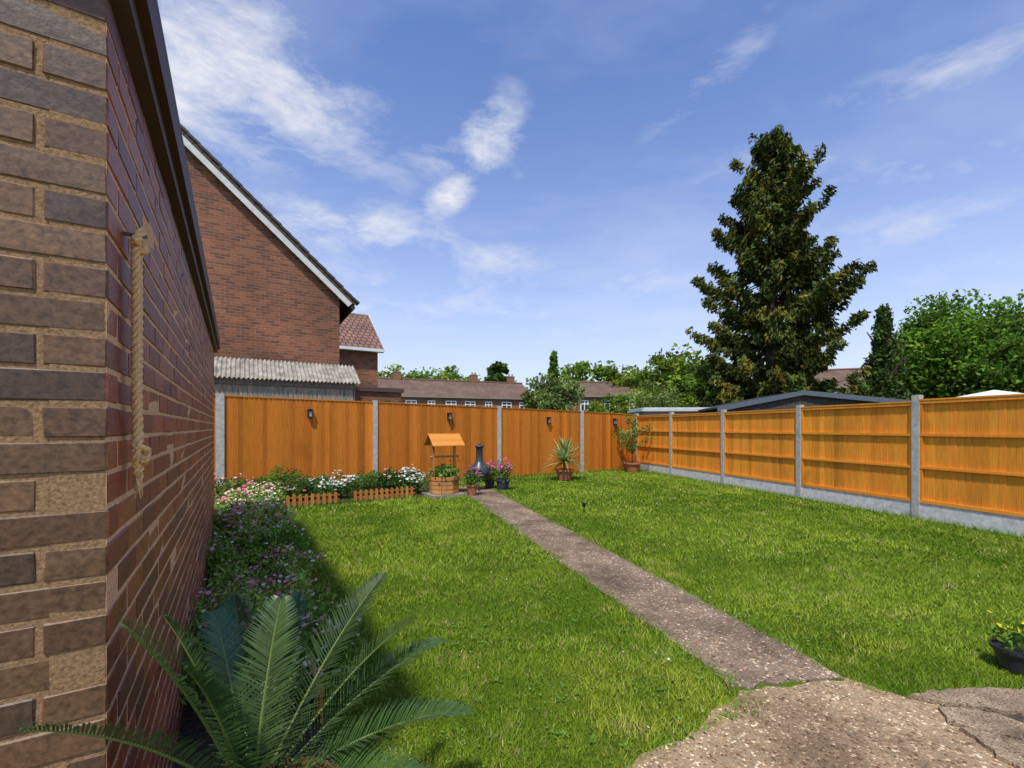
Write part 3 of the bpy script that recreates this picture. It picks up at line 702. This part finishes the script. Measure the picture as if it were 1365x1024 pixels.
# ------------------------------------------------------------------ sago palm
e=empty('sago_palm'); cx,cy=-.70,1.22
mb=MB(); mb.lathe((cx,cy,.34),[(0,0),(.085,0),(.1,.06),(.085,.17),(.04,.20),(0,.21)],14,(.14,.09,.05)); mb.obj('caudex',M_bark,e)
mb=MB(); mb.lathe((cx+.03,cy+.03,.012),[(0,0),(.15,0),(.19,.35),(.205,.355),(.215,.43),(.19,.43),(.185,.38),(0,.38)],26,(.50,.19,.07)); mb.obj('terracotta_pot',M_terra,e)
tips=[(-.46,1.62,.97),(-.33,1.55,.85),(-.13,1.38,.64),(-.90,1.92,.80),(-1.05,1.72,.86),(-.79,.92,1.10),(-.84,.78,.98),(-.76,.68,.86),(-.84,1.10,1.04),(-.22,1.18,.58),(-.32,1.02,.55),(-.735,1.02,.96),(-.62,.72,.74),(-.71,1.40,.97),(-.93,1.42,.92),(-.45,.85,.62),(-.25,1.62,.74)]
c0=np.array([cx,cy,.48]); LV=[];LC=[]; rb=MB()
for tp in tips:
    tp=np.array(tp); mid=(c0+tp)/2; ctrl=mid+np.array([0,0,.12])+(tp-c0)*np.array([.03,.03,.0])
    n=72; pts=[]
    for k in range(n+1):
        f=k/n; pts.append((1-f)**2*c0+2*f*(1-f)*ctrl+f*f*tp)
    pts=np.array(pts); rb.tube([Vector(p) for p in pts[::3]],[.0052*(1-.75*k/24) for k in range(len(pts[::3]))],5,(.18,.25,.06),False)
    fcol=cvar((.050,.105,.030),1,.2,.08)[0]
    twist=rng.normal()*.25
    for k in range(7,n+1):
        f=k/n; t=pts[min(k+1,n)]-pts[max(k-1,0)]; t/=np.linalg.norm(t)
        sdv=np.cross(t,[0,0,1]); sdv/=max(np.linalg.norm(sdv),1e-6); up=np.cross(sdv,t)
        sdv=sdv*math.cos(twist)+up*math.sin(twist); up=np.cross(sdv,t)
        L=.095*math.sin(math.pi*min(1,(f*.93+.07)**.75))**.6+.018
        for sg in (-1,1):
            d=sdv*sg*.80+t*(.50+.5*f**3)+up*.34+rng.normal(size=3)*.04; d/=np.linalg.norm(d)
            w=np.cross(d,up); w/=np.linalg.norm(w); w=w*.0027
            p0=pts[k]; p1=p0+d*L*.5+up*.003; p2=p0+d*L-np.array([0,0,.006])
            cc=fcol*(1+.15*rng.normal())
            LV.append([p0-w*.7,p0+w*.7,p1+w,p1-w]); LV.append([p1-w,p1+w,p2+w*.15,p2-w*.15]); LC+= [cc,cc]
rb.obj('rachises',M_frond,e); fast('leaflets',np.array(LV),4,np.array(LC),M_frond,e)

# ------------------------------------------------------------------ brick house
he=empty('brick_house'); HC=Vector((-4.93,13.0,0)); HB=Vector((-FN.x,-FN.y,0))
HW=8.16; EV=5.3; AP=8.95; HD=9
w0=HC; w1=HC-FD*HW; Zv=lambda z: Vector((0,0,z))
mb=MB(); mid=HC-FD*HW/2
def wallpoly(mb,pts,o,d): mb.quad(pts,(1,1,1),[((Vector(p)-o).dot(d),Vector(p).z) for p in pts])
wallpoly(mb,[w1,w0,w0+Zv(EV),mid+Zv(AP-.05),w1+Zv(EV)],w1,FD)
wallpoly(mb,[w0,w0+HB*HD,w0+HB*HD+Zv(EV),w0+Zv(EV)],w0,HB)
b0=w0+HB*HD;b1=w1+HB*HD
wallpoly(mb,[b0,b1,b1+Zv(EV),mid+HB*HD+Zv(AP-.05),b0+Zv(EV)],b0,-FD)
wallpoly(mb,[b1,w1,w1+Zv(EV),b1+Zv(EV)],b1,-HB)
mb.obj('brick_walls',M_hbrick,he)
for sg in (1,-1):
    dirr=Vector((FD.x*sg*HW/2,FD.y*sg*HW/2,-(AP-EV))); ln=dirr.length; dirn=dirr/ln; nr=Vector((FD.x*sg*(AP-EV),FD.y*sg*(AP-EV),HW/2)).normalized()
    top=mid+Zv(AP)-HB*.16+nr*.03
    mb=MB(); mb.box(top,HB*(HD+.3),dirn*(ln+.48),nr*.09,(1,1,1)); mb.obj('tiled_roof',M_tile,he)
    mb=MB(); k=int((ln+.48)/.30)
    for i in range(k+1):
        o=top+dirn*(i*.30)-HB*.03+nr*(.085+.012*random.random()); mb.box(o,HB*.25,dirn*.31+nr*.02,nr*.06,(.075*random.uniform(.8,1.2),.055,.042))
    mb.obj('verge_tiles',M_plain,he)
    mb=MB(); o=top-HB*.002-nr*.15+dirn*.05; mb.box(o,HB*.03,dirn*(ln+.35),nr*.145,(.66,.65,.62))
    mb.obj('bargeboard',M_plain,he)
    mb=MB(); o=mid+Zv(AP)-HB*.14+dirn*(ln+.02)
    mb.box(o-nr*.02+Zv(-.22)-dirn*.1,HB*(HD+.2),Vector((FD.x*sg,FD.y*sg,0))*.36,Zv(.18),(.05,.04,.035)) 
    g=o+dirn*.44; mb.tube([g+Zv(-.05),g+HB*(HD+.2)+Zv(-.05)],.065,8,(.03,.03,.03)); mb.obj('eaves_box_and_gutter',M_plain,he)
mb=MB()
for i in range(30): 
    o=mid+Zv(AP+.10)-HB*(.2-.31*i); mb.tube([o,o+HB*.29],.12,8,(.10,.06,.045))
mb.obj('ridge_tiles',M_plain,he)
sl=Vector((FD.x*HW/2,FD.y*HW/2,-(AP-EV)))
mb=MB(); a0=mid+sl*.27+HB*.5+Zv(.05); 
mb.tube([a0+Zv(-.1),a0+Zv(1.1)],.022,6,(.12,.12,.12))
a1=a0+Zv(1.0)
mb.tube([a1-FD*.1-HB*.5,a1+FD*.1+HB*.5],.014,5,(.12,.12,.12))
for k in range(8):
    c=a1+(FD*.2+HB)*(k*.13-.45); mb.tube([c-Zv(.14-.01*k),c+Zv(.14-.01*k)],.008,4,(.12,.12,.12))
mb.obj('tv_aerial',M_plain,he)
le=empty('corrugated_lean_to'); mb=MB()
fr0=Vector((-4.0,12.02,2.66)); n=420; W_=4.6
vs=[];
for i in range(n+1):
    s=W_*i/n; dz=.022*math.cos(2*math.pi*s/.095)
    p=fr0-FD*s; q=p+HB*.98+Zv(.58); vs+= [p+Zv(dz),q+Zv(dz)]
mb.add(vs,[(2*i,2*i+1,2*i+3,2*i+2) for i in range(n)],(.36,.33,.27)); mb.obj('corrugated_roof',vcol_mat('weathered_corrugated_sheet',.8,(1,1,1),5,.6,.3,.004),le)
mb=MB(); 
for i in range(40):
    o=fr0-FD*(.16+i*.11)+HB*.14; mb.box(Vector((o.x,o.y,0)),-FD*.103,HB*.02,Zv(2.68),(.34*random.uniform(.8,1.1),.28,.20))
mb.box(Vector((fr0.x,fr0.y,2.52))-FD*.1+HB*.1,-FD*4.4,HB*.04,Zv(.09),(.20,.17,.13))
o=fr0-FD*.14+HB*.16; mb.box(Vector((o.x,o.y,0)),HB*.8,FD*.03,Zv(2.75),(.28,.22,.16))
mb.obj('boarded_wall',M_bark,le)
h2=empty('neighbour_house'); 
B0=Vector((-5.9,20,0)); d2=FD; 
mb=MB(); l=B0-d2*7; r=B0
wallpoly(mb,[l,r,r+Zv(4.95),l+Zv(4.95)],l,d2); rr=r+HB*5
wallpoly(mb,[r,rr,rr+Zv(4.95),r+HB*2.5+Zv(6.9),r+Zv(4.95)],r,HB); wallpoly(mb,[rr,l+HB*5,l+HB*5+Zv(4.95),rr+Zv(4.95)],rr,-d2); mb.obj('brick_walls',M_hbrick,h2)
mb=MB(); 
mb.quad([l-HB*.3+Zv(4.92),r+d2*.2-HB*.3+Zv(4.92),r+d2*.2+HB*2.5+Zv(7.0),l+HB*2.5+Zv(7.0)]); mb.quad([rr+d2*.2+HB*.3+Zv(4.92),l+HB*5.3+Zv(4.92),l+HB*2.5+Zv(7.0),r+d2*.2+HB*2.5+Zv(7.0)]); mb.obj('pantile_roof',M_pant,h2)
mb=MB(); mb.box(l-HB*.32+Zv(4.78),d2*7.22,HB*.03,Zv(.13),(.8,.8,.78)); mb.box(l-HB*.29+Zv(4.78),d2*7.22,HB*.28,Zv(.02),(.8,.8,.78)); mb.box(r+d2*.18-HB*.3+Zv(4.80),Vector((HB.x*2.8,HB.y*2.8,2.08)),d2*.03,Zv(.12),(.8,.8,.78)); mb.obj('fascia_and_soffit',M_plain,h2)
ob=empty('brick_outbuilding'); mb=MB(); o=Vector((-6.2,16.6,0)); mb.box(o,FD*2.2,HB*2.5,Zv(2.85),(1,1,1)); mb.obj('brick_walls',M_hbrick,ob)
mb=MB(); mb.box(o-FD*.08-HB*.08+Zv(2.853),FD*2.36,HB*2.66,Zv(.16),(.10,.07,.055)); mb.obj('flat_roof',M_plain,ob)

def terrace(name,p0,p1,dep,ev,ri,nw,chim,c_wall=M_hbrick2,hip=0):
    e=empty(name); p0=Vector((*p0,0));p1=Vector((*p1,0)); d=(p1-p0).normalized(); L=(p1-p0).length; n=Vector((-d.y,d.x,0))
    if n.y<0:n=-n
    mb=MB(); q0=p0+n*dep;q1=p1+n*dep
    for a,b in ((p0,p1),(p1,q1),(q1,q0),(q0,p0)): wallpoly(mb,[a,b,b+Zv(ev),a+Zv(ev)],a,(b-a).normalized())
    m0=p0+n*dep/2;m1=p1+n*dep/2
    wallpoly(mb,[p1+Zv(ev),q1+Zv(ev),m1+Zv(ri-.05)],p1,n); wallpoly(mb,[p0+Zv(ev),q0+Zv(ev),m0+Zv(ri-.05)],p0,n)
    mb.obj('brick_walls',c_wall,e)
    mb=MB(); r0=m0+d*hip;r1=m1-d*hip
    mb.quad([p0-n*.3-d*.2+Zv(ev-.05),p1-n*.3+d*.2+Zv(ev-.05),r1+Zv(ri),r0+Zv(ri)]); mb.quad([q1+n*.3+Zv(ev-.05),q0+n*.3+Zv(ev-.05),r0+Zv(ri),r1+Zv(ri)])
    mb.obj('tiled_roof',M_ftile,e)
    mb=MB(); mb.box(p0-n*.34-d*.2+Zv(ev-.17),d*(L+.4),n*.04,Zv(.11),(.30,.27,.23)); mb.tube([r0+Zv(ri+.03),r1+Zv(ri+.03)],.13,6,(.16,.09,.06)); 
    gl=MB()
    for i in range(nw):
        s=L*(i+.5)/nw
        for zz in (.9,ev-1.75):
            ww=1.3 if i%3 else .9; o=p0+d*(s-ww/2)+Zv(zz)-n*.05
            gl.box(o+d*.05+n*.03+Zv(.05),d*(ww-.1),n*.03,Zv(1.15),(1,1,1))
            for a in (0,ww/2-.045,ww-.11): mb.box(o+d*a,d*.11,n*.045,Zv(1.25),(.85,.85,.85))
            for z_ in (0.002,.8,1.14): mb.box(o+Zv(z_)+d*.111-n*.003,d*(ww-.222),n*.04,Zv(.11),(.85,.85,.85))
            mb.box(o-d*.08-n*.06+Zv(-.07),d*(ww+.16),n*.12,Zv(.06),(.6,.58,.54))
    mb.obj('window_frames_and_fascia',M_plain,e); gl.obj('window_glass',M_glass,e)
    mb=MB()
    for f in chim:
        o=m0+d*L*f+Zv(ri-.4); mb.box(o-n*.3,d*.9,n*.6,Zv(1.2),(1,1,1))
    mb.obj('chimneys',c_wall,e)
    mb=MB()
    for f in chim:
        o=m0+d*L*f+Zv(ri+.8); mb.box(o-n*.34-d*.04,d*.98,n*.68,Zv(.08),(.25,.2,.16))
        for k in (.15,.6): mb.lathe(tuple(o+d*(k+.07)+Zv(.08)),[(.11,0),(.09,.3),(.11,.32)],8,(.4,.18,.1))
    mb.obj('chimney_pots',M_terra,e)
terrace('terraced_houses',(-17,50),(2.6,57.5),7,5.15,7.35,9,(.2,.66,.9))
terrace('terraced_houses',(6.4,49),(20.5,50.5),7,4.95,6.7,5,(.5,))
terrace('terraced_houses',(25,44),(36,40),7,5.3,7.2,5,(.4,))

# ------------------------------------------------------------------ garden sheds behind right fence
e=empty('summer_house'); mb=MB()
gn=Vector((.12,1,0)).normalized()
gl_=Vector((6.9,15.3,2.13)); rdg=Vector((9.6,15.0,2.67)); gr=Vector((12.6,14.2,2.28))
for a,b in ((gl_,rdg),(rdg,gr)):
    dirr=(b-a); mb.box(a,dirr,gn*4,Zv(.05),(.045,.045,.05))
    mb.box(a-gn*.03-Zv(.10),dirr,gn*.028,Zv(.155),(.10,.12,.15))
mb.obj('felt_roof_and_bargeboards',M_plain,e)
mb=MB(); a=Vector((7.2,15.42,0)); b=Vector((12.4,14.45,0)); r_=Vector((9.62,15.1,2.60))
mb.add([a,b,b+Zv(2.2),r_,a+Zv(2.1)],[(0,1,2,3,4)],(.07,.06,.05)); 
mb.add([a,a+gn*3.8,a+gn*3.8+Zv(2.1),a+Zv(2.1)],[(0,1,2,3)],(.07,.06,.05)); mb.add([b,b+gn*3.8,b+gn*3.8+Zv(2.2),b+Zv(2.2)],[(0,1,2,3)],(.07,.06,.05))
for z in np.arange(.1,2.1,.12): mb.box(a+Zv(z)-gn*.02,b-a,gn*.012,Zv(.105),(.06*random.uniform(.8,1.3),.052,.045))
mb.obj('clad_walls',M_bark,e)
e=empty('white_roofed_shed'); mb=MB(); o=Vector((5.2,17.8,0)); mb.box(o,Vector((3.2,-.2,0)),Vector((0,2,0)),Zv(2.12),(.3,.28,.25)); mb.obj('walls',M_plain,e)
mb=MB(); mb.box(o+Vector((-.15,-.15,2.13)),Vector((3.5,-.2,0)),Vector((0,2.3,0)),Zv(.10),(.55,.56,.54)); mb.box(o+Vector((-.05,-.05,2.232)),Vector((3.3,-.2,0)),Vector((0,2.1,0)),Zv(.05),(.5,.52,.52)); mb.obj('flat_roof',M_plain,e)
e=empty('gazebo'); mb=MB(); c=Vector((wp(1325,14),14,0)); 
vs=[c+Vector((-1.15,-1,2.32)),c+Vector((1.15,-1,2.32)),c+Vector((1.15,1,2.32)),c+Vector((-1.15,1,2.32)),c+Zv(2.66)]
mb.add(vs,[(0,1,4),(1,2,4),(2,3,4),(3,0,4)],(.78,.78,.76))
for v in vs[:4]: mb.bx(v.x*.98+c.x*.02,v.y*.98+c.y*.02,0,.05,.05,2.31,(.5,.5,.5))
mb.box(vs[0]+Zv(-.14),Vector((2.3,0,0)),Vector((0,.01,0)),Zv(.14),(.75,.75,.73)); mb.obj('canopy_and_poles',M_plain,e)

# ------------------------------------------------------------------ sky, sun, camera
sunEl=60; sx,sy=-.24,-.97; L=math.hypot(sx,sy); sx/=L;sy/=L
S=Vector((sx*math.cos(R(sunEl)),sy*math.cos(R(sunEl)),math.sin(R(sunEl))))
ld=bpy.data.lights.new('sun','SUN'); ld.energy=4.2; ld.angle=R(3); ld.color=(1,.93,.82)
lo=bpy.data.objects.new('sun',ld); COL.objects.link(lo); lo.rotation_euler=S.to_track_quat('Z','Y').to_euler(); lo.location=(0,0,30)
w=bpy.data.worlds.new('World'); sc.world=w; w.use_nodes=True; nt=w.node_tree; bg=nt.nodes['Background']
sky=N(nt,'ShaderNodeTexSky',sky_type='NISHITA'); sky.sun_disc=False; sky.sun_elevation=R(sunEl); sky.sun_rotation=math.atan2(sx,sy)%(2*math.pi)
sky.air_density=1.0; sky.dust_density=.5; sky.ozone_density=2.5
tc=N(nt,'ShaderNodeTexCoord'); dirv=N(nt,'ShaderNodeVectorMath',operation='NORMALIZE'); nt.links.new(tc.outputs['Generated'],dirv.inputs[0]); dv=dirv.outputs[0]
def mth(op,a,b=None,clamp=False):
    m=N(nt,'ShaderNodeMath',operation=op,use_clamp=clamp)
    for i,v in enumerate((a,b)):
        if v is None: continue
        if isinstance(v,(int,float)): m.inputs[i].default_value=v
        else: nt.links.new(v,m.inputs[i])
    return m.outputs[0]
def dot(vec):
    m=N(nt,'ShaderNodeVectorMath',operation='DOT_PRODUCT'); nt.links.new(dv,m.inputs[0]); m.inputs[1].default_value=vec; return m.outputs['Value']
sep=N(nt,'ShaderNodeSeparateXYZ'); nt.links.new(dv,sep.inputs[0]); zc=sep.outputs[2]
den=mth('ADD',mth('MAXIMUM',zc,0.0),.12)
cmb=N(nt,'ShaderNodeCombineXYZ'); nt.links.new(mth('DIVIDE',sep.outputs[0],den),cmb.inputs[0]); nt.links.new(mth('DIVIDE',sep.outputs[1],den),cmb.inputs[1])
mp=N(nt,'ShaderNodeMapping'); nt.links.new(cmb.outputs[0],mp.inputs[0]); mp.inputs['Rotation'].default_value=(0,0,R(35)); mp.inputs['Scale'].default_value=(1.0,1.8,1)
nB=noise(nt,.8,5,mp.outputs[0],.6); nB.inputs['Distortion'].default_value=.15
mp2=N(nt,'ShaderNodeMapping'); nt.links.new(dv,mp2.inputs[0]); mp2.inputs['Rotation'].default_value=(0,R(-30),0); mp2.inputs['Scale'].default_value=(.8,.8,2.0)
nD=noise(nt,7.5,6,mp2.outputs[0],.66); nD.inputs['Distortion'].default_value=.2
blobs=[
 (235,70,170,75,25,.85),(300,120,100,45,35,.72),(415,155,65,28,35,.62),(480,195,60,20,35,.45),(652,185,40,26,-50,.80),(620,205,60,16,15,.55),(604,256,34,15,-38,.85),(585,222,40,14,20,.55),(460,300,100,24,5,.75),(335,15,50,45,60,.5),
 (1150,150,150,22,-28,.52),(1190,218,90,18,-5,.55),(945,110,60,16,-45,.48),(655,345,60,18,5,.55),(1240,300,220,30,-8,.45),(560,395,220,34,3,.5),(900,400,260,40,0,.45)]
tot=None
for px,py,rx,ry,rot,st in blobs:
    c=Vector(((px-682.5)/606.7,1,(570-py)/606.7)); dist=c.length; c.normalize()
    a=Vector((1,0,0)); a=(a-c*a.dot(c)).normalized(); b=c.cross(a)*1.0
    if b.z<0:b=-b
    th=R(-rot); a2=a*math.cos(th)+b*math.sin(th); b2=-a*math.sin(th)+b*math.cos(th)
    ru=rx/606.7/dist*1.45; rv=ry/606.7/dist*1.45
    u=mth('DIVIDE',dot(a2),ru); v=mth('DIVIDE',dot(b2),rv)
    r2=mth('ADD',mth('MULTIPLY',u,u),mth('MULTIPLY',v,v)); m=mth('SUBTRACT',1.0,mth('MULTIPLY',r2,.5),True)
    m=mth('MULTIPLY',m,mth('GREATER_THAN',dot(c),0)); m=mth('MULTIPLY',m,st)
    tot=m if tot is None else mth('MAXIMUM',tot,m)
nn=mth('MULTIPLY',mth('SUBTRACT',nD.outputs[0],.5),3.4)
cl=mth('MULTIPLY',mth('SUBTRACT',mth('ADD',tot,nn),.28),.9,True)
cl=mth('MULTIPLY',cl,mth('MULTIPLY',tot,1.35,True))
wisp=mth('MULTIPLY',mth('SUBTRACT',nB.outputs[0],.46),.9,True)
haze=mth('POWER',mth('SUBTRACT',1.0,mth('MAXIMUM',zc,0.0),True),3.2)
cl=mth('MAXIMUM',cl,wisp)
base=mix(nt,sky.outputs[0],(.88,1.04,1.40),1.0,'MULTIPLY')
base=mix(nt,base,(5.3,5.5,6.0),mth('MULTIPLY',haze,.98))
fin=mix(nt,base,(5.9,5.95,6.2),cl)
nt.links.new(fin,bg.inputs[0]); bg.inputs[1].default_value=.15
cam=bpy.data.cameras.new('camera'); co=bpy.data.objects.new('camera',cam); COL.objects.link(co); co.location=(0,0,1.5); co.rotation_euler=(R(90),0,0)
cam.lens=16; cam.sensor_width=36; cam.shift_y=.0425; cam.clip_end=2000; cam.clip_start=.05; sc.camera=co
sc.view_settings.view_transform='Standard'; sc.view_settings.look='None'; sc.view_settings.exposure=0
